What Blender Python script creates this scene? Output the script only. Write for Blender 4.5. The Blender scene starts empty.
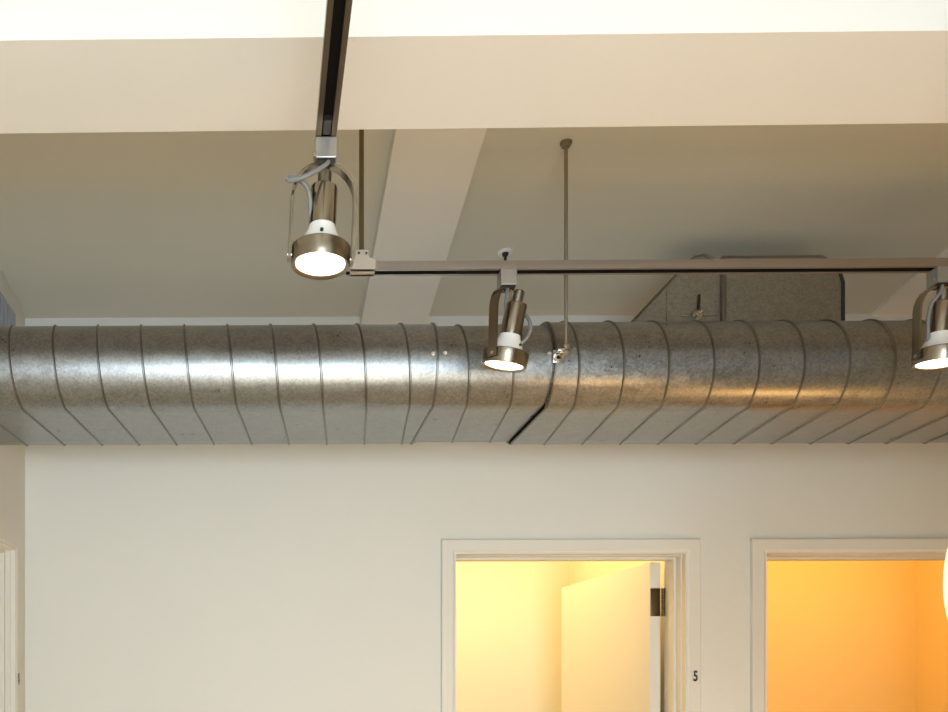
import bpy, bmesh, math, random
from mathutils import Vector, Matrix
random.seed(7)
S = bpy.context.scene
C = S.collection
PI = math.pi

# ------------------------------------------------------------------ camera numbers
F, PX, PY, EPS, EYE = 900.0, 258.0, 690.0, math.radians(0.74), 1.6
def P(u, v, Y):
    """world point on the plane y = Y seen at picture position (u, v)"""
    cx, cz = (u-PX)/F, (PY-v)/F
    dx, dy = cx*math.cos(EPS)-math.sin(EPS), cx*math.sin(EPS)+math.cos(EPS)
    k = Y/dy
    return Vector((dx*k, Y, EYE+cz*k))
def Yat(u, X):
    cx = (u-PX)/F
    dx, dy = cx*math.cos(EPS)-math.sin(EPS), cx*math.sin(EPS)+math.cos(EPS)
    return X*dy/dx

# ------------------------------------------------------------------ materials
def newmat(name):
    m = bpy.data.materials.new(name); m.use_nodes = True
    nt = m.node_tree; b = nt.nodes['Principled BSDF']
    return m, nt, b
def paint(name, col, rough=0.6, bump=0.04, scale=60, var=0.03):
    m, nt, b = newmat(name)
    b.inputs['Roughness'].default_value = rough
    tc = nt.nodes.new('ShaderNodeTexCoord')
    n = nt.nodes.new('ShaderNodeTexNoise'); n.inputs['Scale'].default_value = 1.3; n.inputs['Detail'].default_value = 3
    nt.links.new(tc.outputs['Object'], n.inputs['Vector'])
    mx = nt.nodes.new('ShaderNodeMix'); mx.data_type = 'RGBA'
    mx.inputs['A'].default_value = (*[c*(1-var) for c in col], 1); mx.inputs['B'].default_value = (*[min(1, c*(1+var)) for c in col], 1)
    nt.links.new(n.outputs['Fac'], mx.inputs['Factor']); nt.links.new(mx.outputs['Result'], b.inputs['Base Color'])
    n2 = nt.nodes.new('ShaderNodeTexNoise'); n2.inputs['Scale'].default_value = scale; n2.inputs['Detail'].default_value = 4
    nt.links.new(tc.outputs['Object'], n2.inputs['Vector'])
    bp = nt.nodes.new('ShaderNodeBump'); bp.inputs['Strength'].default_value = bump; bp.inputs['Distance'].default_value = 0.01
    nt.links.new(n2.outputs['Fac'], bp.inputs['Height']); nt.links.new(bp.outputs['Normal'], b.inputs['Normal'])
    return m
def metal(name, col, rough=0.3, metallic=1.0, aniso=None, stretch=(1, 1, 60), nscale=30, rvar=0.08, cvar=0.12):
    m, nt, b = newmat(name)
    b.inputs['Metallic'].default_value = metallic
    tc = nt.nodes.new('ShaderNodeTexCoord'); mp = nt.nodes.new('ShaderNodeMapping'); mp.inputs['Scale'].default_value = stretch
    n = nt.nodes.new('ShaderNodeTexNoise'); n.inputs['Scale'].default_value = nscale; n.inputs['Detail'].default_value = 3
    nt.links.new(tc.outputs['Object'], mp.inputs['Vector']); nt.links.new(mp.outputs['Vector'], n.inputs['Vector'])
    mx = nt.nodes.new('ShaderNodeMix'); mx.data_type = 'RGBA'
    mx.inputs['A'].default_value = (*[c*(1-cvar) for c in col], 1); mx.inputs['B'].default_value = (*[min(1, c*(1+cvar)) for c in col], 1)
    nt.links.new(n.outputs['Fac'], mx.inputs['Factor']); nt.links.new(mx.outputs['Result'], b.inputs['Base Color'])
    mr = nt.nodes.new('ShaderNodeMapRange'); mr.inputs['To Min'].default_value = rough-rvar; mr.inputs['To Max'].default_value = rough+rvar
    nt.links.new(n.outputs['Fac'], mr.inputs['Value']); nt.links.new(mr.outputs['Result'], b.inputs['Roughness'])
    return m
def galvanised(name, col=(0.31, 0.322, 0.33), rough=0.30, bumps=0.12):
    m, nt, b = newmat(name)
    b.inputs['Metallic'].default_value = 0.95
    tc = nt.nodes.new('ShaderNodeTexCoord')
    vo = nt.nodes.new('ShaderNodeTexVoronoi'); vo.inputs['Scale'].default_value = 210
    nt.links.new(tc.outputs['Object'], vo.inputs['Vector'])
    no = nt.nodes.new('ShaderNodeTexNoise'); no.inputs['Scale'].default_value = 26; no.inputs['Detail'].default_value = 6; no.inputs['Roughness'].default_value = .65
    nt.links.new(tc.outputs['Object'], no.inputs['Vector'])
    sep = nt.nodes.new('ShaderNodeSeparateColor'); nt.links.new(vo.outputs['Color'], sep.inputs['Color'])
    m1 = nt.nodes.new('ShaderNodeMath'); m1.operation = 'MULTIPLY_ADD'; m1.inputs[1].default_value = 0.4
    nt.links.new(sep.outputs['Red'], m1.inputs[0]); 
    m0 = nt.nodes.new('ShaderNodeMath'); m0.operation = 'MULTIPLY'; m0.inputs[1].default_value = 0.7
    nt.links.new(no.outputs['Fac'], m0.inputs[0]); nt.links.new(m0.outputs[0], m1.inputs[2])
    mx = nt.nodes.new('ShaderNodeMix'); mx.data_type = 'RGBA'
    mx.inputs['A'].default_value = (*[c*0.62 for c in col], 1); mx.inputs['B'].default_value = (*[c*1.42 for c in col], 1)
    nt.links.new(m1.outputs[0], mx.inputs['Factor']); nt.links.new(mx.outputs['Result'], b.inputs['Base Color'])
    mr = nt.nodes.new('ShaderNodeMapRange'); mr.inputs['To Min'].default_value = rough-.08; mr.inputs['To Max'].default_value = rough+.12
    nt.links.new(m1.outputs[0], mr.inputs['Value']); nt.links.new(mr.outputs['Result'], b.inputs['Roughness'])
    # faint hammered waviness of the strip
    n3 = nt.nodes.new('ShaderNodeTexNoise'); n3.inputs['Scale'].default_value = 35; n3.inputs['Detail'].default_value = 3
    mp = nt.nodes.new('ShaderNodeMapping'); mp.inputs['Scale'].default_value = (1, .6, .6)
    nt.links.new(tc.outputs['Object'], mp.inputs['Vector']); nt.links.new(mp.outputs['Vector'], n3.inputs['Vector'])
    bp = nt.nodes.new('ShaderNodeBump'); bp.inputs['Strength'].default_value = bumps; bp.inputs['Distance'].default_value = 0.006
    nt.links.new(n3.outputs['Fac'], bp.inputs['Height']); nt.links.new(bp.outputs['Normal'], b.inputs['Normal'])
    return m
def emit(name, col, strength):
    m, nt, b = newmat(name)
    b.inputs['Base Color'].default_value = (.8, .8, .8, 1)
    b.inputs['Emission Color'].default_value = (*col, 1); b.inputs['Emission Strength'].default_value = strength
    return m
def wood_floor():
    m, nt, b = newmat('floor_oak')
    b.inputs['Roughness'].default_value = .45
    tc = nt.nodes.new('ShaderNodeTexCoord')
    br = nt.nodes.new('ShaderNodeTexBrick'); br.inputs['Scale'].default_value = 1
    br.inputs['Brick Width'].default_value = 1.2; br.inputs['Row Height'].default_value = .1; br.inputs['Mortar Size'].default_value = .002
    br.inputs['Color1'].default_value = (.66, .59, .47, 1); br.inputs['Color2'].default_value = (.58, .51, .40, 1); br.inputs['Mortar'].default_value = (.1, .07, .04, 1)
    nt.links.new(tc.outputs['Object'], br.inputs['Vector']); nt.links.new(br.outputs['Color'], b.inputs['Base Color'])
    return m
WALLC = (.74, .725, .66)
M = dict(
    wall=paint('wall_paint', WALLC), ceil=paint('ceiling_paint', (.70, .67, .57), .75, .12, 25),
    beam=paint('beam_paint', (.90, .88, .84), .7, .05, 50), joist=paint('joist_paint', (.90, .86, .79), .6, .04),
    trim=paint('trim_paint', (.74, .71, .63), .42, .02), leaf=paint('door_paint', (.82, .78, .68), .42, .02),
    room=paint('room_paint', (.84, .79, .62), .7, .05), room2=paint('room_paint_amber', (.86, .68, .36), .7, .05),
    floor=wood_floor(), galv=galvanised('galvanised_steel'), galv2=galvanised('galvanised_fitting', (.30, .28, .23), .5, .05),
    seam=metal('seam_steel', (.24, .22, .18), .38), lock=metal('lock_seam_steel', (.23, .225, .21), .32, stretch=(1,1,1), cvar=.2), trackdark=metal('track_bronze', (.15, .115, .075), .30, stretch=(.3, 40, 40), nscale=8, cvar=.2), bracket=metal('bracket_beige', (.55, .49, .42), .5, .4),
    nickel=metal('brushed_nickel', (.30, .255, .20), .24, stretch=(1, 1, 6), nscale=160, cvar=.05, rvar=.02),
    track=metal('track_nickel', (.46, .41, .37), .36, stretch=(.3, 40, 40), nscale=8, cvar=.10),
    adapter=metal('adapter_silver', (.40, .38, .35), .42, .7, stretch=(1,1,1), cvar=.04),
    dark=paint('dark_slot', (.012, .010, .009), .6, 0), black=paint('black_steel', (.02, .018, .016), .4, 0),
    bronze=metal('bronze_hinge', (.10, .075, .045), .42), zinc=metal('zinc_bolt', (.72, .70, .66), .22),
    rod=metal('threaded_steel', (.34, .29, .22), .45, .8, stretch=(1, 1, 1), nscale=500, cvar=.35),
    conduit=metal('olive_conduit', (.26, .22, .12), .3, .9, stretch=(1,1,1), cvar=.05), cord=paint('grey_cord', (.22, .22, .22), .55, .1, 900),
    ceramic=paint('white_bulb_neck', (.86, .86, .85), .25, 0), face=emit('lit_bulb_face', (1, .93, .82), 5.0),
    globe=emit('lit_opal_glass', (1, .86, .58), .95), grille=paint('grey_grille', (.46, .49, .53), .5, 0),
    grilledark=paint('grille_back', (.08, .085, .095), .7, 0), sticker=paint('clear_sticker', (.72, .69, .60), .25, 0),
    ink=paint('black_ink', (.01, .01, .01), .5, 0), frame=paint('window_frame', (.8, .8, .78), .4, 0),
)

for k in ('dark', 'black'): M[k].node_tree.nodes['Principled BSDF'].inputs['Specular IOR Level'].default_value = .1 if k == 'dark' else .4
M['dark'].node_tree.nodes['Principled BSDF'].inputs['Roughness'].default_value = .95
# ------------------------------------------------------------------ mesh helpers
def finish(name, bm, mat, parent=None, smooth=None, loc=None, recalc=True):
    if recalc: bmesh.ops.recalc_face_normals(bm, faces=bm.faces)
    me = bpy.data.meshes.new(name); bm.to_mesh(me); bm.free()
    mats = mat if isinstance(mat, (list, tuple)) else [mat]
    for m in mats: me.materials.append(m)
    if smooth is not None:
        for p in me.polygons: p.use_smooth = True
        me.set_sharp_from_angle(angle=math.radians(smooth))
    o = bpy.data.objects.new(name, me); C.objects.link(o)
    if parent: o.parent = parent
    if loc is not None: o.location = loc
    return o
def box(bm, x0, x1, y0, y1, z0, z1, bev=0.0, mi=0):
    vs = [bm.verts.new((x, y, z)) for x in (x0, x1) for y in (y0, y1) for z in (z0, z1)]
    fs = [bm.faces.new([vs[i] for i in q]) for q in ((0,1,3,2),(4,6,7,5),(0,4,5,1),(2,3,7,6),(0,2,6,4),(1,5,7,3))]
    for f in fs: f.material_index = mi
    if bev:
        es = {e for f in fs for e in f.edges}
        r = bmesh.ops.bevel(bm, geom=list(es), offset=bev, segments=2, affect='EDGES', profile=.5)
        for f in r['faces']: f.material_index = mi
    return vs
def prism(bm, pts, off, mi=0):
    """closed polygon pts (3d) extruded by vector off"""
    a = [bm.verts.new(p) for p in pts]; b = [bm.verts.new(Vector(p)+Vector(off)) for p in pts]
    n = len(pts)
    fs = [bm.faces.new(a), bm.faces.new(b[::-1])]
    for i in range(n): fs.append(bm.faces.new((a[i], b[i], b[(i+1) % n], a[(i+1) % n])))
    for f in fs: f.material_index = mi
def tube(bm, path, r, seg=10, mi=0, cap=True):
    path = [Vector(p) for p in path]; rings = []
    up = Vector((0, 0, 1))
    prev = None
    for i, p in enumerate(path):
        d = (path[min(i+1, len(path)-1)]-path[max(i-1, 0)]).normalized()
        if prev is None:
            ref = Vector((1, 0, 0)) if abs(d.z) > .9 else up
            a = d.cross(ref).normalized()
        else:
            a = (prev-d*prev.dot(d)).normalized()
        prev = a; b = d.cross(a)
        rr = r[i] if isinstance(r, (list, tuple)) else r
        rings.append([bm.verts.new(p+a*rr*math.cos(2*PI*k/seg)+b*rr*math.sin(2*PI*k/seg)) for k in range(seg)])
    for i in range(len(rings)-1):
        for k in range(seg):
            f = bm.faces.new((rings[i][k], rings[i][(k+1) % seg], rings[i+1][(k+1) % seg], rings[i+1][k])); f.material_index = mi
    if cap:
        bm.faces.new(rings[0][::-1]).material_index = mi; bm.faces.new(rings[-1]).material_index = mi
def lathe(bm, prof, seg=40, cx=0, cy=0, mi=0, close=False):
    """prof: list of (r, z) about the z axis"""
    rings = []
    for r, z in prof:
        if r < 1e-6: rings.append([bm.verts.new((cx, cy, z))])
        else: rings.append([bm.verts.new((cx+r*math.cos(2*PI*k/seg), cy+r*math.sin(2*PI*k/seg), z)) for k in range(seg)])
    n = len(rings); rng = range(n) if close else range(n-1)
    for i in rng:
        A, B = rings[i], rings[(i+1) % n]
        for k in range(seg):
            k2 = (k+1) % seg
            if len(A) == 1 and len(B) == 1: continue
            if len(A) == 1: f = bm.faces.new((A[0], B[k2], B[k]))
            elif len(B) == 1: f = bm.faces.new((A[k], A[k2], B[0]))
            else: f = bm.faces.new((A[k], A[k2], B[k2], B[k]))
            f.material_index = mi
def spline(pts, n=8):
    pts = [Vector(p) for p in pts]; out = []
    q = [pts[0]*2-pts[1]]+pts+[pts[-1]*2-pts[-2]]
    for i in range(1, len(q)-2):
        for k in range(n):
            t = k/n
            out.append(.5*((2*q[i])+(-q[i-1]+q[i+1])*t+(2*q[i-1]-5*q[i]+4*q[i+1]-q[i+2])*t*t+(-q[i-1]+3*q[i]-3*q[i+1]+q[i+2])*t**3))
    out.append(pts[-1]); return out
def tag(o, label, cat, group=None):
    o['label'] = label; o['category'] = cat
    if group: o['group'] = group
    return o
def empty(name, loc, label, cat, group=None, rz=0):
    o = bpy.data.objects.new(name, None); C.objects.link(o); o.location = loc; o.rotation_euler = (0, 0, rz)
    o.empty_display_size = .05
    return tag(o, label, cat, group)
def struct(name, bm, mat, parent=None, **k):
    o = finish(name, bm, mat, parent, **k)
    if not parent: o['kind'] = 'structure'
    return o

# ------------------------------------------------------------------ room shell
YB = 3.0                                   # face of the back wall
XL = P(25, 600, YB).x                      # face of the left wall
XR, YF, WT = 3.5, -3.3, 0.15
SL = 0.155
def ceil_z(y): return EYE+1.243+SL*(YB-y)
DTOP = EYE+.452
d1a, d1b = P(455, 600, YB).x, P(684.5, 600, YB).x
d2a, d2b = P(764.5, 600, YB).x, P(764.5, 600, YB).x+.79
bm = bmesh.new()
zt = ceil_z(YB)+.02
for a, b_, z0 in ((XL-WT, d1a, 0), (d1b, d2a, 0), (d2b, XR+WT, 0), (d1a, d1b, DTOP), (d2a, d2b, DTOP)):
    box(bm, a, b_, YB, YB+WT, z0, zt)
struct('wall_back', bm, M['wall'])
# left wall with a door opening
ly1 = Yat(15.5, XL); ly0 = ly1-.79
bm = bmesh.new()
def lw(y0, y1, z0):
    prism(bm, [(XL, y0, z0), (XL, y1, z0), (XL, y1, ceil_z(y1)+.01), (XL, y0, ceil_z(y0)+.01)], (-WT, 0, 0))
lw(YF, ly0, 0); lw(ly1, YB, 0); lw(ly0, ly1, DTOP)
struct('wall_left', bm, M['wall'])
bm = bmesh.new()
prism(bm, [(XR, YF, 0), (XR, YB, 0), (XR, YB, ceil_z(YB)), (XR, YF, ceil_z(YF))], (WT, 0, 0))
struct('wall_right', bm, M['wall'])
# front wall (behind the viewer) with a wide window
WX0, WX1, WZ0, WZ1 = -.75, .95, .25, 2.35
bm = bmesh.new()
for a, b_, z0, z1 in ((XL-WT, WX0, 0, ceil_z(YF)+.05), (WX1, XR+WT, 0, ceil_z(YF)+.05), (WX0, WX1, 0, WZ0), (WX0, WX1, WZ1, ceil_z(YF)+.05)):
    box(bm, a, b_, YF-WT, YF, z0, z1)
struct('wall_front', bm, M['wall'])
bm = bmesh.new()
for x in (WX0, (WX0*2+WX1)/3, (WX0+WX1*2)/3, WX1):
    box(bm, x-.025, x+.025, YF-.1, YF-.04, WZ0, WZ1)
for z in (WZ0, WZ1-.03): box(bm, WX0, WX1, YF-.1, YF-.04, z, z+.03)
struct('window_1', bm, M['frame'])
bm = bmesh.new(); box(bm, 1.15, 1.27, YF, .15, 0, 2.9); struct('wall_inner', bm, M['wall'])   # added slab behind the viewer, keeps window light off the right side
bm = bmesh.new(); box(bm, XL-WT, XR+WT, YF-WT, 5.2, -.1, 0); struct('floor', bm, M['floor'])
bm = bmesh.new()
prism(bm, [(XL-WT, YF-WT, ceil_z(YF-WT)), (XL-WT, YB+.0, ceil_z(YB)), (XL-WT, YB+.0, ceil_z(YB)+.12), (XL-WT, YF-WT, ceil_z(YF-WT)+.12)], (XR-XL+2*WT, 0, 0))
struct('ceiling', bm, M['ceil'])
# big cross beam and the two joists running back from it
b0, b1 = P(258, 40, 1).z-EYE, P(258, 133, 1).z-EYE
bh = 1.083
BY0, BY1 = bh/b0, bh/b1
bm = bmesh.new()
def by(u, v):                       # depth at which the beam's underside edge lies
    Y = bh*F/(PY-v)/ (math.cos(EPS)) ; p = P(u, v, Y); Y *= bh/(p.z-EYE); return P(u, v, Y)
def edge(ua, va, ub, vb):
    a, b_ = by(ua, va), by(ub, vb); k = (b_.y-a.y)/(b_.x-a.x)
    return [Vector((x, a.y+k*(x-a.x), EYE+bh)) for x in (XL, XR)]
n0, n1 = edge(0, 40.5, 948, 30.5); f0, f1 = edge(0, 133.5, 948, 123)
up = lambda p: Vector((p.x, p.y, ceil_z(p.y)+.01))
L_ = [bm.verts.new(q) for q in (n0, f0, up(f0), up(n0))]; R_ = [bm.verts.new(q) for q in (n1, f1, up(f1), up(n1))]
bm.faces.new(L_); bm.faces.new(R_[::-1])
for i in range(4): bm.faces.new((L_[i], R_[i], R_[(i+1) % 4], L_[(i+1) % 4]))
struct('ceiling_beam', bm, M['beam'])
for nm, xa, xb, dj in (('ceiling_joist', .303, .52, .03), ('ceiling_joist', 1.985, 2.2, .010)):
    bm = bmesh.new()
    prism(bm, [(xa, BY1, ceil_z(BY1)-dj), (xa, YB, ceil_z(YB)-dj), (xa, YB, ceil_z(YB)+.005), (xa, BY1, ceil_z(BY1)+.005)], (xb-xa, 0, 0))
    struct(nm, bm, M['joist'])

# ------------------------------------------------------------------ door frames (pressed steel profile) in back wall
def frame_mesh(x0, x1, ztop, W=.047, T=.012, q=0.0):
    """frame round an opening x0..x1 in the plane y=0 (front) going +y; face band outside, stop inside"""
    bm = bmesh.new(); D = .146
    # profile in (o, y): o = distance outward from opening edge (negative = into opening)
    prof = [(W, 0), (W, -T), (W-.002, -T-.003), (.010, -T-.003), (.004, -T+.001), (-.002, -T+.001), (-.002, .014), (-.005, .017), (-.005, .044-q), (-.003, .047-q), (-.003, .052-q), (-.012, .053-q), (-.012, .092-q), (-.003, .094-q), (-.003, D), (.03, D), (.03, 0)]
    rows = []
    for path in ((x0, 0, -1), (x0, ztop, -1), (x1, ztop, 1), (x1, 0, 1)):
        x, z, s = path
        row = []
        for o, y in prof:
            row.append(bm.verts.new((x+s*o, y, (z+o) if z else 0)))
        rows.append(row)
    n = len(prof)
    for i in range(3):
        for k in range(n):
            bm.faces.new((rows[i][k], rows[i][(k+1) % n], rows[i+1][(k+1) % n], rows[i+1][k]))
    bm.faces.new(rows[0]); bm.faces.new(rows[3][::-1])
    return bm
struct('trim_1', frame_mesh(d1a, d1b, DTOP), M['trim'], loc=(0, YB, 0))
struct('trim_2', frame_mesh(d2a, d2b, DTOP), M['trim'], loc=(0, YB, 0))
t3 = struct('trim_3', frame_mesh(-ly1, -ly0, DTOP, .072, .001, .020), M['trim'])
t3.location = (XL, 0, 0); t3.rotation_euler = (0, 0, PI/2)       # local x -> world y, local +y -> world -x
t3.data.transform(Matrix.Translation((ly0+ly1, 0, 0)))

def text_mesh(name, s, size, mat, parent, loc, rot, sx=.7, depth=.0006):
    cu = bpy.data.curves.new(name+'_c', 'FONT'); cu.body = s; cu.size = size; cu.align_x = 'CENTER'; cu.align_y = 'CENTER'
    cu.extrude = depth; cu.offset = size*.035
    tmp = bpy.data.objects.new(name+'_t', cu); C.objects.link(tmp)
    dg = bpy.context.evaluated_depsgraph_get()
    me = bpy.data.meshes.new_from_object(tmp.evaluated_get(dg)); me.name = name
    bpy.data.objects.remove(tmp); bpy.data.curves.remove(cu)
    me.transform(Matrix.Diagonal((sx, 1, 1, 1)))
    me.materials.clear(); me.materials.append(mat)
    o = bpy.data.objects.new(name, me); C.objects.link(o); o.parent = parent; o.location = loc; o.rotation_euler = rot
    return o
def sticker(ch, loc, rz, label):
    bm = bmesh.new()
    pts = []
    w, h, c = .013, .019, .006
    for k in range(24):
        a = 2*PI*k/24
        pts.append((math.copysign(w-c, math.cos(a))+c*math.cos(a), 0, math.copysign(h-c, math.sin(a))+c*math.sin(a)))
    prism(bm, pts, (0, -.0006, 0))
    o = finish('number_sticker', bm, M['sticker']); o.location = loc; o.rotation_euler = (0, 0, rz)
    tag(o, label, 'sticker')
    text_mesh('printed_number', ch, .047, M['ink'], o, (0, -.0010, 0), (PI/2, 0, 0), .66)
    return o
p5 = P(695.5, 676.5, YB-.0155)
sticker('5', (p5.x, YB-.0152, p5.z), 0, 'small number 5 sticker on the frame right of the yellow-lit doorway')
# '6' on the left wall's frame
y6 = Yat(18.6, XL+.0045); z6 = P(18, 679, y6).z
sticker('6', (XL+.0042, y6, z6), PI/2, 'small number 6 sticker on the left wall door frame')

# ---- door leaf of doorway 1, open 90 degrees, with its hinge
LX1 = P(660.5, 600, 3.15).x; LX0 = P(649.5, 600, 3.15).x
bm = bmesh.new(); box(bm, LX0-LX1, 0, 0, .775, .01, DTOP-.008, .0015)
bmesh.ops.rotate(bm, verts=bm.verts, cent=(0, 0, 0), matrix=Matrix.Rotation(math.radians(4.2), 3, 'Z'))
bmesh.ops.translate(bm, verts=bm.verts, vec=(LX1, 3.150, 0))
d1 = struct('door_1', bm, M['leaf'])
hz0, hz1 = P(655, 616, 3.14).z, P(655, 588, 3.14).z
hx0, hx1 = P(650.5, 600, 3.146).x, P(667, 600, 3.146).x
bm = bmesh.new()
box(bm, hx0, LX1-.002, 3.1465, 3.1500, hz0, hz1, .0008)
box(bm, hx1-.012, hx1, 3.136, 3.1395, hz0, hz1, .0008)
for k in range(5):
    z0 = hz0+(hz1-hz0)*k/5; z1 = hz0+(hz1-hz0)*(k+1)/5-.0012
    tube(bm, [(LX1+.0065, 3.143, z0), (LX1+.0065, 3.143, z1)], .0068, 14)
hg = finish('hinge', bm, M['bronze'], d1, smooth=40); hg['label'] = 'dark bronze butt hinge'
for k, dz in enumerate((.016, .045, .074)):
    bm = bmesh.new(); c = Vector(((hx0+LX1)/2+(-.006 if k % 2 else .004), 3.1462, hz0+dz))
    tube(bm, [c+Vector((0, .001, 0)), c-Vector((0, .0012, 0))], .0035, 12); finish('screw', bm, M['bronze'], hg)
# ---- closed leaf in the left wall doorway
bm = bmesh.new(); box(bm, XL-.128, XL-.09, ly0+.004, ly1-.004, .01, DTOP-.006, .002)
struct('door_2', bm, M['leaf'])

# ---- the two small rooms behind
def little_room(xa, xb, yb, mat, tagn):
    y0 = YB+WT
    z1 = 2.65
    bm = bmesh.new()
    box(bm, xa-.08, xb+.08, yb, yb+.1, 0, z1)
    struct('wall_'+tagn+'_back', bm, mat)
    bm = bmesh.new(); box(bm, xa-.08, xa, y0, yb, 0, z1); struct('wall_'+tagn+'_left', bm, mat)
    bm = bmesh.new(); box(bm, xb, xb+.08, y0, yb, 0, z1); struct('wall_'+tagn+'_right', bm, mat)
    bm = bmesh.new(); box(bm, xa-.08, xb+.08, y0, yb+.1, z1, z1+.08); struct('ceiling', bm, mat)
little_room(.35, 1.46, 4.4, M['room'], 'yellow_room')
little_room(1.56, P(916, 600, 4.3).x, 4.3, M['room2'], 'amber_room')

# ------------------------------------------------------------------ spiral duct, flat oval
hk, zk, rr, zb2 = .7395, 2.36, .1158, 2.7055
ph0 = math.radians(20)
yc0, yc1 = zk+rr*math.sin(ph0), zb2-rr*math.sin(ph0)
hc = EYE+hk+rr*math.cos(ph0)
def oval(scale=0.0, extra=0.0):
    """profile points (y, z, ny, nz); starts top middle back, goes back, under, front, over"""
    pts = []
    R = rr-scale
    top = hc+R; bot = hc-R*math.cos(ph0)
    n = 26
    for i in range(6): pts.append((yc0+.15+(yc1-yc0-.15)*i/6, top, 0, 1))
    for i in range(n+1):
        a = PI/2-(PI-ph0)*i/n
        pts.append((yc1+R*math.cos(a), hc+R*math.sin(a), math.cos(a), math.sin(a)))
    yA = yc1+R*math.sin(ph0); yB_ = yc0-R*math.sin(ph0)
    for i in range(1, 8): pts.append((yA+(yB_-yA)*i/8, bot, 0, -1))
    for i in range(n+1):
        a = -PI/2-ph0-(PI-ph0)*i/n
        pts.append((yc0+R*math.cos(a), hc+R*math.sin(a), math.cos(a), math.sin(a)))
    pts.append((yc0+.075, top, 0, 1)); pts.append((yc0+.15, top, 0, 1))
    # arc length
    s = [0]
    for a, b_ in zip(pts, pts[1:]): s.append(s[-1]+math.hypot(b_[0]-a[0], b_[1]-a[1]))
    return pts, s
PITCH = .1130
def duct_section(name, xa, xb, x_at_front_top, scale, parent):
    pts, s = oval(scale); L = s[-1]
    # the index on the profile nearest the front shoulder, where the seam position is given
    jf = min(range(len(pts)), key=lambda j: abs(pts[j][0]-(yc0-rr*.35)) + (0 if pts[j][1] > hc else 9))
    base = x_at_front_top+PITCH*s[jf]/L
    offs = [(-PITCH/2, 0), (-.0034, 0), (-.0028, .0020), (-.0015, .0040), (.0015, .0040), (.0028, .0020), (.0034, 0)]
    k0 = int((xa-base)/PITCH)-3; k1 = int((xb-base)/PITCH)+4
    bm = bmesh.new(); rows = []; seamrow = []
    for k in range(k0, k1):
        for o, h in offs:
            rows.append([(base+k*PITCH+o-PITCH*sj/L, h) for sj in s]); seamrow.append(h)
    V = []
    for r in rows:
        line = []
        for (x, h), (y, z, ny, nz) in zip(r, pts):
            if x <= xa: x, h = xa, 0
            if x >= xb: x, h = xb, 0
            line.append(bm.verts.new((x, y+ny*h, z+nz*h)))
        V.append(line)
    for i in range(len(V)-1):
        for j in range(len(pts)-1):
            q = (V[i][j], V[i][j+1], V[i+1][j+1], V[i+1][j])
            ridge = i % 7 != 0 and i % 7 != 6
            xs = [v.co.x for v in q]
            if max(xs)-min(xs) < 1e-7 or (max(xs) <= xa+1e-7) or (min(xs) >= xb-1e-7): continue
            f = bm.faces.new(q); f.material_index = 1 if ridge else 0  # ridges coloured darker than the sheet, standing in for shade along the seams
    bmesh.ops.remove_doubles(bm, verts=bm.verts, dist=1e-5)
    loose = [v for v in bm.verts if not v.link_faces]
    bmesh.ops.delete(bm, geom=loose, context='VERTS')
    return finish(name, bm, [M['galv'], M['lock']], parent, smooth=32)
def duct_ring(name, x, w, t, parent, mat, sc=0.0):
    pts, s = oval(sc); bm = bmesh.new()
    prof = [(-w/2, 0), (-w/2*.7, t), (w/2*.7, t), (w/2, 0)]
    V = [[bm.verts.new((x+dx, y+ny*h, z+nz*h)) for (y, z, ny, nz) in pts] for dx, h in prof]
    for i in range(3):
        for j in range(len(pts)-1): bm.faces.new((V[i][j], V[i][j+1], V[i+1][j+1], V[i+1][j]))
    return finish(name, bm, mat, parent, smooth=40)
duct = empty('spiral_duct', (0, 0, 0), 'long galvanised flat-oval spiral air duct running along the back wall under the ceiling', 'duct')
yfs = yc0-rr*.5
J1 = P(437.5, 360, 2.29).x; J2 = P(552.5, 360, 2.29).x
sec1 = duct_section('duct_section', XL+.002, J1, P(270.2, 332, 2.34).x, .0, duct)
sec2 = duct_section('duct_section', J1, J2, P(459, 332, 2.34).x, .0045, duct)
sec3 = duct_section('duct_section', J2, XR-.002, P(566, 332, 2.34).x, -.0030, duct)
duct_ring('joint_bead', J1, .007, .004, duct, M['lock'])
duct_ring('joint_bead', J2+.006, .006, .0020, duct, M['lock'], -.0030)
pa, _s = oval(.0045); pb, _s = oval(-.0030); bm = bmesh.new()      # open mouth where the right section sleeves over the middle one
A = [bm.verts.new((J2-.0006, p[0], p[1])) for p in pa]; B = [bm.verts.new((J2-.0006, p[0], p[1])) for p in pb]
A2 = [bm.verts.new((J2+.004, p[0], p[1])) for p in pa]; B2 = [bm.verts.new((J2+.004, p[0], p[1])) for p in pb]
for j in range(len(pa)-1):
    bm.faces.new((A[j], A[j+1], B[j+1], B[j])).material_index = 0 if pa[j][3] < -.93 else 1; bm.faces.new((A2[j], A2[j+1], A[j+1], A[j]))
    bm.faces.new((B[j], B[j+1], B2[j+1], B2[j]))
finish('joint_gap', bm, [M['dark'], M['seam']], duct)['label'] = 'black open gap along the lower lip of the joint'
for u, v in ((433, 354), (445, 353.5), (549, 354), (558, 354.5)):
    a = math.radians(174)
    p = P(u, v, 2.286)
    sc = .0018
    bm = bmesh.new()
    tube(bm, [(p.x, yc0-rr+.002, p.z), (p.x, yc0-rr-.0022, p.z)], .0052, 6)
    tube(bm, [(p.x, yc0-rr-.002, p.z), (p.x, yc0-rr-.006, p.z)], .0036, 6)
    finish('screw', bm, M['zinc'], duct)

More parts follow.
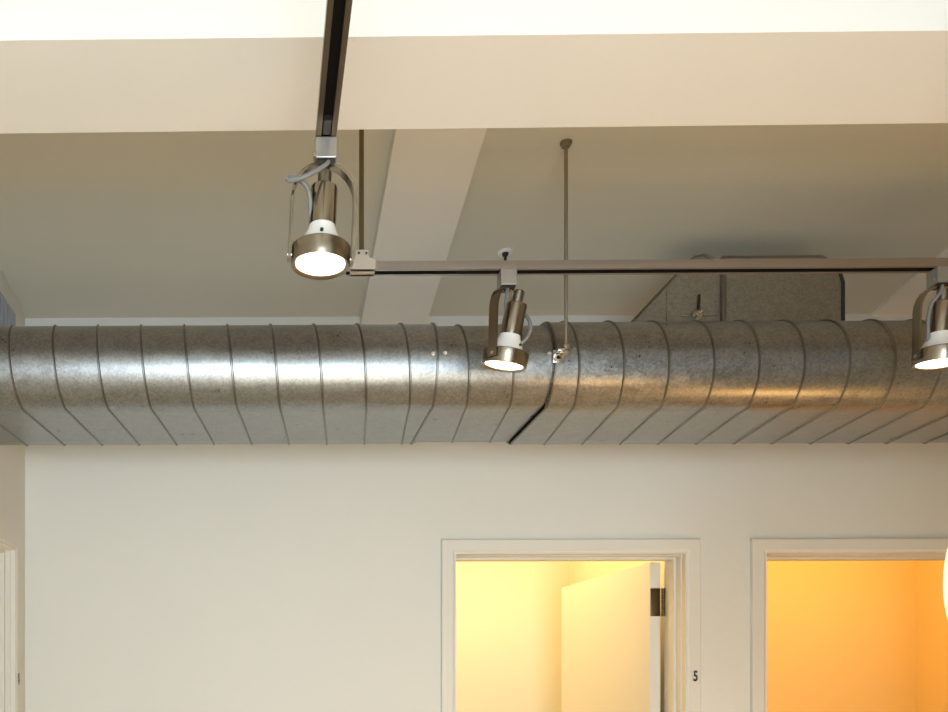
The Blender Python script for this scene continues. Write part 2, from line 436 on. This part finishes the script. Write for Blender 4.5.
# hanger rod and its clamp on the duct
rp = P(566, 135, 2.245)
rod = empty('hanger_rod', (rp.x, 2.245, 0), 'thin vertical threaded rod holding the duct, right of the middle spotlight', 'rod')
rz0 = P(566, 350, 2.245).z; rz1 = ceil_z(2.245)
bm = bmesh.new(); tube(bm, [(0, 0, rz0-.012), (0, 0, rz1)], .0046, 12); finish('threaded_shaft', bm, M['rod'], rod, smooth=40)
bm = bmesh.new(); tube(bm, [(0, 0, rz1-.012), (0, 0, rz1-.002)], .011, 6); tube(bm, [(0, 0, rz1-.003), (0, 0, rz1)], .015, 20)
finish('ceiling_nut', bm, M['rod'], rod)
bm = bmesh.new()
box(bm, -.020, .004, -.002, .04, rz0-.002, rz0+.004, .001)
box(bm, -.022, .006, .030, .036, rz0-.02, rz0+.012, .001)
tube(bm, [(0, 0, rz0-.010), (0, 0, rz0-.003)], .0085, 6); tube(bm, [(0, 0, rz0+.005), (0, 0, rz0+.012)], .0085, 6)
tube(bm, [(-.014, .034, rz0-.012), (-.014, .016, rz0-.012)], .0045, 8)
tube(bm, [(-.014, .022, rz0-.012), (-.014, .016, rz0-.012)], .0085, 6)
finish('rod_clamp', bm, M['zinc'], rod, smooth=40)['label'] = 'shiny bolted clamp at the foot of the rod'

# ------------------------------------------------------------------ sheet metal take-off behind / above the duct
PYF = 2.50
plen = empty('duct_takeoff', (0, 0, 0), 'boxy sheet-metal duct take-off rising behind the round-fronted spiral duct', 'duct')
def Q(u, v, y=PYF):
    p = P(u, v, y); return (p.x, p.y, p.z)
zb = hc+rr+.012
def Qb(u): p = P(u, 300, PYF); return (p.x, p.y, zb)
bm = bmesh.new()
body = [Qb(722), Qb(842.5), Q(842.5, 281), Q(838, 268), Q(829, 260), Q(822, 256.5), Q(728, 256.5), Q(722, 257)]
prism(bm, body, (0, .26, 0))
finish('box_section', bm, M['galv2'], plen)
bm = bmesh.new()
wing = [(P(618, 330, PYF).x, PYF, zb), Qb(721.9), Q(721.9, 262), Q(713, 257), Q(704, 254.5), Q(695, 256.5), Q(686, 264)]
prism(bm, [(x, y+.004, z) for x, y, z in wing], (0, .25, 0))
finish('transition_section', bm, M['galv2'], plen)
bm = bmesh.new()
xs0 = P(720.5, 300, PYF).x; xs1 = P(725, 300, PYF).x; zt_ = P(722, 257, PYF).z
box(bm, xs0, xs1, PYF-.010, PYF+.02, zb, zt_, .003); finish('standing_seam', bm, M['seam'], plen)
bm = bmesh.new()
tube(bm, [(P(843, 300, PYF).x, PYF, zb), (P(843, 300, PYF).x, PYF, P(842, 283, PYF).z), (P(838.5, 300, PYF).x, PYF, P(838, 268, PYF).z)], .005, 8)
finish('edge_bead', bm, M['black'], plen, smooth=50)
bm = bmesh.new()
tube(bm, [(P(632, 322, PYF).x, PYF+.002, P(632, 322, PYF).z), (P(686, 264, PYF).x, PYF+.002, P(686, 264, PYF).z), (P(695, 256.5, PYF).x, PYF+.002, P(695, 256.5, PYF).z),
          (P(704, 254.5, PYF).x, PYF+.002, P(704, 254.5, PYF).z), (P(714, 258, PYF).x, PYF+.002, P(714, 258, PYF).z)], .0032, 8)
tube(bm, [Q(722, 256.8), Q(822, 256.3), Q(829, 260), Q(838, 268)], .0030, 8)
finish('edge_hem', bm, M['seam'], plen, smooth=50)
bm = bmesh.new()
x = P(667.5, 300, PYF).x; box(bm, x-.002, x+.002, PYF+.001, PYF+.006, zb, P(667, 287, PYF).z); finish('panel_fold', bm, M['galv2'], plen)
# damper quadrant
dp = P(698, 314.5, PYF-.012)
bm = bmesh.new()
tube(bm, [(dp.x, PYF+.004, dp.z), (dp.x, PYF-.014, dp.z)], .007, 8)
tube(bm, [(dp.x, PYF-.006, dp.z), (dp.x, PYF-.009, dp.z)], .0135, 20)
tube(bm, [(P(681, 316, PYF).x, PYF-.003, P(681, 316.5, PYF).z), (P(717, 316, PYF).x, PYF-.003, P(717, 316, PYF).z)], .0022, 6)
dam = finish('damper_handle', bm, M['zinc'], plen, smooth=40)
bm = bmesh.new()
a = P(699.3, 294.5, PYF-.012); b_ = P(698.5, 309, PYF-.012)
prism(bm, [(a.x-.0028, PYF-.014, a.z), (a.x+.0028, PYF-.014, a.z), (b_.x+.004, PYF-.014, b_.z), (b_.x-.004, PYF-.014, b_.z)], (0, .004, 0))
finish('lever', bm, M['black'], dam)
bm = bmesh.new()
for s in (-1, 1):
    tube(bm, [(dp.x+s*.002, PYF-.016, dp.z+s*.002), (dp.x+s*.009, PYF-.021, dp.z+s*.007)], [.003, .0045], 8)
finish('wing_nut', bm, M['zinc'], dam, smooth=50)

# ------------------------------------------------------------------ lighting tracks
TH = EYE+.96
def track_mesh(L):
    """track running along +x from 0 to L, centred on y, bottom z=0, slot underneath"""
    bm = bmesh.new()
    w, h = .0175, .0185
    prof = [(-w, 0), (-w, h), (w, h), (w, 0), (.0086, 0), (.0086, .0125), (-.0086, .0125), (-.0086, 0)]
    A = [bm.verts.new((0, y, z)) for y, z in prof]; B = [bm.verts.new((L, y, z)) for y, z in prof]
    n = len(prof)
    for i in range(n):
        f = bm.faces.new((A[i], A[(i+1) % n], B[(i+1) % n], B[i]))
        if i in (4, 5, 6): f.material_index = 1
    bm.faces.new(A); bm.faces.new(B[::-1])
    return bm
# track B, across the picture
YT = 2.0745
xb0 = P(345, 270, YT).x; xb1 = XR-.3
trB = empty('lighting_track', (xb0, YT, TH), 'long horizontal brushed-nickel lighting track crossing in front of the duct', 'lighting track')
finish('track_rail', track_mesh(xb1-xb0), [M['track'], M['dark']], trB)
bm = bmesh.new(); box(bm, -.010, .002, -.019, .019, -.002, .0205, .0015); finish('end_cap', bm, M['track'], trB)
cxp = P(361.5, 200, YT).x-xb0
bm = bmesh.new()
prism(bm, [(cxp-.026, -.0195, .000), (cxp+.030, -.0195, .000), (cxp+.030, -.0195, .022), (cxp+.016, -.0195, .026), (cxp+.014, -.0195, .044), (cxp-.014, -.0195, .044), (cxp-.016, -.0195, .026), (cxp-.026, -.0195, .022)], (0, .039, 0))
hb = finish('hanging_bracket', bm, M['bracket'], trB)
for sx_ in (-.008, .009):
    bm = bmesh.new(); tube(bm, [(cxp+sx_, -.019, .036), (cxp+sx_, -.0215, .036)], .0028, 8); finish('screw', bm, M['black'], hb)
bm = bmesh.new(); tube(bm, [(cxp, 0, .042), (cxp, 0, ceil_z(YT)-TH)], .0058, 16)
finish('suspension_tube', bm, M['conduit'], trB, smooth=50)['label'] = 'dark olive tube up to the ceiling'
# track A, running towards the viewer
xa = (P(325.6, 140, 1.57).x+P(340.5, 0, 1.2525).x)/2
YA1 = 1.605
trA = empty('lighting_track', (xa, YA1, TH), 'dark lighting track running from the top edge to the nearest spotlight', 'lighting track')
bmA = track_mesh(3.6); ra = finish('track_rail', bmA, [M['trackdark'], M['dark']], trA); ra.rotation_euler = (0, 0, -PI/2)
bm = bmesh.new(); box(bm, -.019, .019, -.002, .008, -.002, .0205, .0015); finish('end_cap', bm, M['track'], trA)
bm = bmesh.new(); box(bm, -.0070, .0070, -.085, -.048, -.0005, .011, .001); finish('slot_plug', bm, M['black'], trA)
for y in (-1.2, -3.2):
    bm = bmesh.new(); tube(bm, [(0, y, .018), (0, y, ceil_z(YA1+y)-TH)], .0058, 16)
    finish('suspension_tube', bm, M['conduit'], trA, smooth=50)
# ceiling screw with washer above the middle spotlight
sp = P(505.3, 251.5, 2.67); cz = ceil_z(2.67)
scw = empty('ceiling_screw', (sp.x, 2.67, cz), 'small dark screw in a pale washer on the ceiling above the middle spotlight', 'screw')
bm = bmesh.new(); lathe(bm, [(0, 0.004), (.021, .004), (.021, -.002), (.017, -.004), (0, -.004)], 28); w_ = finish('washer', bm, M['beam'], scw, smooth=40); w_.rotation_euler = (-math.atan(SL), 0, 0)
bm = bmesh.new(); lathe(bm, [(0, -.003), (.010, -.003), (.009, -.010), (.0042, -.014), (.0042, -.036), (0, -.036)], 14); finish('shaft', bm, M['black'], scw, smooth=40)

# ------------------------------------------------------------------ spotlights
def yoke_mesh():
    bm = bmesh.new(); R = .0555; W = .0105; T = .0024
    drop = .1635
    path = [(-R, -drop-.008), (-R, -drop+.03), (-R, -.062)]
    for i in range(1, 12):
        a = PI-PI*i/12
        path.append((R*math.cos(a), -.062+.060*math.sin(a)))
    path += [(R, -.062), (R, -drop+.03), (R, -drop-.008)]
    rows = []
    for i, (x, z) in enumerate(path):
        a = path[max(i-1, 0)]; b_ = path[min(i+1, len(path)-1)]
        d = Vector((b_[0]-a[0], 0, b_[1]-a[1])).normalized(); n = Vector((-d.z, 0, d.x))
        c = Vector((x, 0, z))
        rows.append([bm.verts.new(c+n*T+Vector((0, -W, 0))), bm.verts.new(c+n*T+Vector((0, W, 0))), bm.verts.new(c-n*T+Vector((0, W, 0))), bm.verts.new(c-n*T+Vector((0, -W, 0)))])
    for i in range(len(rows)-1):
        for k in range(4): bm.faces.new((rows[i][k], rows[i][(k+1) % 4], rows[i+1][(k+1) % 4], rows[i+1][k]))
    bm.faces.new(rows[0]); bm.faces.new(rows[-1][::-1])
    return bm
def spotlight(loc, rz, tilt, roll, label, cord_pts):
    """origin at the underside of the track"""
    t = empty('spotlight', loc, label, 'spotlight', rz=0)
    bm = bmesh.new()
    box(bm, -.0185, .0185, -.019, .019, -.037, .0, .002)
    box(bm, -.0215, -.0185, -.012, .004, -.030, -.022, .001)
    ad = finish('track_adapter', bm, M['adapter'], t); ad['label'] = 'silver adapter block'
    bm = bmesh.new(); box(bm, -.016, .016, -.017, .017, -.0405, -.037); lathe(bm, [(.007, -.037), (.007, -.045), (0, -.045)], 16)
    finish('swivel_stem', bm, M['black'], t)
    Yk = finish('yoke', yoke_mesh(), M['nickel'], t, smooth=40, loc=(0, 0, -.0375)); Yk.matrix_local = Matrix.Translation((0, 0, -.0375)) @ Matrix.Rotation(roll, 4, 'Y') @ Matrix.Rotation(rz, 4, 'Z')
    hz = -.1635
    # pivot screws, in the yoke's frame
    for s in (-1, 1):
        bm = bmesh.new(); tube(bm, [(s*.0510, 0, -.1635), (s*.0585, 0, -.1635)], .0042, 12); finish('pivot_screw', bm, M['zinc'], Yk, smooth=40)
    Rz = Matrix.Rotation(rz, 4, 'Z'); Rt = Matrix.Rotation(tilt, 4, 'X')
    mw = Matrix.Translation((0, 0, -.0375)) @ Matrix.Rotation(roll, 4, 'Y') @ Matrix.Translation((0, 0, hz)) @ Rz @ Rt
    def part(name, bm, mat, par=t, **k):
        o = finish(name, bm, mat, par, **k)
        o.matrix_local = mw if par is t else Matrix()
        return o
    bm = bmesh.new()
    lathe(bm, [(.0440, -.0135), (.0500, -.0165), (.0515, -.0140), (.0515, .0150), (.0500, .0165), (.0475, .0165), (.0470, .0130), (.0460, -.0110)], 56, close=True)
    ring = part('lamp_ring', bm, M['nickel'], smooth=35)
    bm = bmesh.new(); lathe(bm, [(0, -.0150), (.020, -.0146), (.034, -.0136), (.0425, -.0120), (.0440, -.0095), (.0450, -.0050)], 48)
    bulb = part('bulb_face', bm, M['face'], smooth=40); bulb['label'] = 'glowing white bulb face'
    bm = bmesh.new(); lathe(bm, [(.0450, -.0050), (.0450, .0080), (.0430, .0150), (.0370, .0215), (.0300, .0360), (.0275, .0400), (.0240, .0500), (.0212, .0640), (0, .0640)], 48)
    nk = part('bulb_neck', bm, M['ceramic'], smooth=50); nk['label'] = 'white bulb neck'
    bm = bmesh.new(); c = Vector((-.004, -.0325, .0300)); tube(bm, [c, c+Vector((0, -.0035, .002))], .0030, 10); 
    sc = finish('neck_dimple', bm, M['black'], nk)
    bm = bmesh.new(); lathe(bm, [(.0225, .0540), (.0238, .0540), (.0240, .0570), (.0240, .1180), (.0230, .1225), (.0100, .1245), (0, .1245)], 44)
    part('lamp_socket', bm, M['nickel'], smooth=35)
    bm = bmesh.new(); lathe(bm, [(.0120, .1240), (.0120, .1500), (.009, .1530), (0, .1530)], 24)
    part('socket_cap', bm, M['seam'], smooth=35)
    bm = bmesh.new(); tube(bm, spline(cord_pts, 8), .0040, 10); finish('power_cord', bm, M['cord'], t, smooth=60)
    ld = bpy.data.lights.new('spot_beam', 'SPOT'); ld.energy = LAMP_W; ld.color = (1, .80, .56); ld.spot_size = math.radians(115); ld.spot_blend = .9; ld.shadow_soft_size = .04
    lo = bpy.data.objects.new('spot_beam', ld); C.objects.link(lo); lo.parent = t; lo.matrix_local = mw @ Matrix.Translation((0, 0, -.022))
    return t
LAMP_W = 7
l1 = Vector((xa, 1.580, TH))
spotlight(l1, math.radians(4), math.radians(-1), math.radians(3.0), 'large near spotlight at the end of the dark track, its bulb facing straight down',
          [(.004, -.014, -.042), (.000, -.024, -.052), (-.016, -.034, -.068), (-.044, -.036, -.082), (-.064, -.030, -.083), (-.066, -.024, -.074), (-.050, -.020, -.074), (-.032, -.018, -.090), (-.027, -.010, -.115), (-.027, .002, -.150), (-.031, .004, -.178)])
x2 = P(507, 280, YT).x
spotlight((x2, YT, TH), math.radians(46), math.radians(12), math.radians(1.6), 'middle spotlight on the horizontal track, tilted in front of the duct',
          [(-.002, -.012, -.042), (-.006, -.016, -.070), (-.008, -.014, -.110), (-.008, .004, -.140), (.012, .030, -.130), (.040, .016, -.095), (.050, .000, -.110), (.052, -.006, -.135), (.040, -.008, -.158), (.024, -.002, -.170)])
x3 = P(946.5, 280, YT-.019).x
spotlight((x3, YT, TH), math.radians(6), math.radians(3), math.radians(1.0), 'rightmost spotlight, partly cut off by the right edge of the picture',
          [(-.004, -.012, -.042), (-.012, -.016, -.060), (-.030, -.014, -.085), (-.033, -.008, -.120), (-.030, -.004, -.160), (-.026, .0, -.175)])

# ------------------------------------------------------------------ opal pendant at the right edge
gp = P(1013, 580, 1.5)
gl = empty('pendant_lamp', (gp.x, 1.5, gp.z), 'lit warm white opal glass lamp just entering at the right edge', 'lamp')
bm = bmesh.new()
prof = []
for i in range(25):
    a = -PI/2+PI*i/24; ca, sa = math.cos(a), math.sin(a)
    prof.append((.092*abs(ca)**.8 if ca > 1e-6 else 0, .150*sa))
prof[0] = (0, prof[0][1]); prof[-1] = (0, prof[-1][1])
lathe(bm, prof, 40); finish('glass_shade', bm, M['globe'], gl, smooth=60)
bm = bmesh.new(); lathe(bm, [(0, .145), (.03, .145), (.03, .175), (.01, .185), (0, .185)], 24); finish('lamp_cap', bm, M['nickel'], gl, smooth=40)
bm = bmesh.new(); tube(bm, [(0, 0, .18), (0, 0, ceil_z(1.5)-gp.z)], .003, 8); finish('cord', bm, M['black'], gl)
# light the lamp casts
ld = bpy.data.lights.new('pendant_glow', 'POINT'); ld.energy = 5; ld.color = (1, .55, .20); ld.shadow_soft_size = .1
lo = bpy.data.objects.new('pendant_glow', ld); C.objects.link(lo); lo.location = (gp.x, 1.5, gp.z-.27)

ld = bpy.data.lights.new('pendant_glow', 'POINT'); ld.energy = 13; ld.color = (1, .52, .16); ld.shadow_soft_size = .16  # added low light out of view, for orange reflections on the duct
lo = bpy.data.objects.new('pendant_glow', ld); C.objects.link(lo); lo.location = (2.15, 1.95, .75)
# ------------------------------------------------------------------ return-air grille, high on the left wall
gy1 = Yat(20.5, XL+.006); gz1 = P(20.5, 305, gy1).z
gi1 = Yat(15.5, XL+.006); gzi = P(15.5, 314.5, gi1).z
gr = empty('air_grille', (XL, gy1-.3, gz1-.3), 'grey louvred air grille in the top left corner beside the duct', 'air grille')
o_ = Vector((XL, gy1-.3, gz1-.3))
def gb(bm, x0, x1, y0, y1, z0, z1, **k): box(bm, x0-o_.x, x1-o_.x, y0-o_.y, y1-o_.y, z0-o_.z, z1-o_.z, **k)
bm = bmesh.new(); gW = gy1-.34
gb(bm, XL, XL+.008, gi1, gy1, gz1-.28, gz1); gb(bm, XL, XL+.008, gW, gW+.03, gz1-.28, gz1)
gb(bm, XL, XL+.008, gW+.03, gi1, gzi, gz1); gb(bm, XL, XL+.008, gW+.03, gi1, gz1-.28, gz1-.25)
finish('grille_frame', bm, M['trim'], gr)
bm = bmesh.new(); gb(bm, XL, XL+.001, gW+.03, gi1, gz1-.25, gzi); finish('grille_backing', bm, M['grilledark'], gr)
bm = bmesh.new(); y = gW+.034
while y < gi1-.004:
    gb(bm, XL+.001, XL+.007, y, y+.018, gz1-.25, gzi); y += .034
finish('louvres', bm, M['grille'], gr)

# ------------------------------------------------------------------ light
w = bpy.data.worlds.new('World'); S.world = w; w.use_nodes = True
w.node_tree.nodes['Background'].inputs['Color'].default_value = (.75, .87, 1, 1)
w.node_tree.nodes['Background'].inputs['Strength'].default_value = 1.0
def area(name, loc, rot, sx, sy, e, col):
    d = bpy.data.lights.new(name, 'AREA'); d.shape = 'RECTANGLE'; d.size = sx; d.size_y = sy; d.energy = e; d.color = col
    o = bpy.data.objects.new(name, d); C.objects.link(o); o.location = loc; o.rotation_euler = rot; return o
area('window_daylight', ((WX0+WX1)/2, YF-.02, (WZ0+WZ1)/2), (PI/2, 0, 0), WX1-WX0-.06, WZ1-WZ0-.06, 122, (.72, .86, 1))
sd = bpy.data.lights.new('sun', 'SUN'); sd.energy = 29; sd.angle = math.radians(.8); sd.color = (1, .95, .86)
so = bpy.data.objects.new('sun', sd); C.objects.link(so); so.rotation_euler = (math.radians(90-35), 0, math.radians(-14))
# added warm area light without a fitting, fills the right of the main room
area('room_lamp', (2.3, .6, 2.45), (0, 0, 0), .5, .5, 7, (1, .74, .38))
# rooms behind the doors
area('yellow_room_lamp', (.85, 3.75, 2.6), (0, 0, 0), .8, .8, 13, (1, .67, .29))
area('amber_room_lamp', (2.35, 3.65, 2.6), (0, 0, 0), .8, .6, 12, (1, .56, .13))

# ------------------------------------------------------------------ camera
cd = bpy.data.cameras.new('camera'); cam = bpy.data.objects.new('camera', cd); C.objects.link(cam)
cam.location = (0, 0, EYE); cam.rotation_euler = (PI/2, 0, EPS)
cd.sensor_fit = 'HORIZONTAL'; cd.sensor_width = 36; cd.lens = 36*F/948
cd.shift_x = (474-PX)/948; cd.shift_y = (PY-356)/948
cd.clip_start = .02
S.camera = cam
vs = S.view_settings; vs.view_transform = 'Standard'; vs.look = 'None'; vs.gamma = 1; vs.use_curve_mapping = False; vs.exposure = 0.05
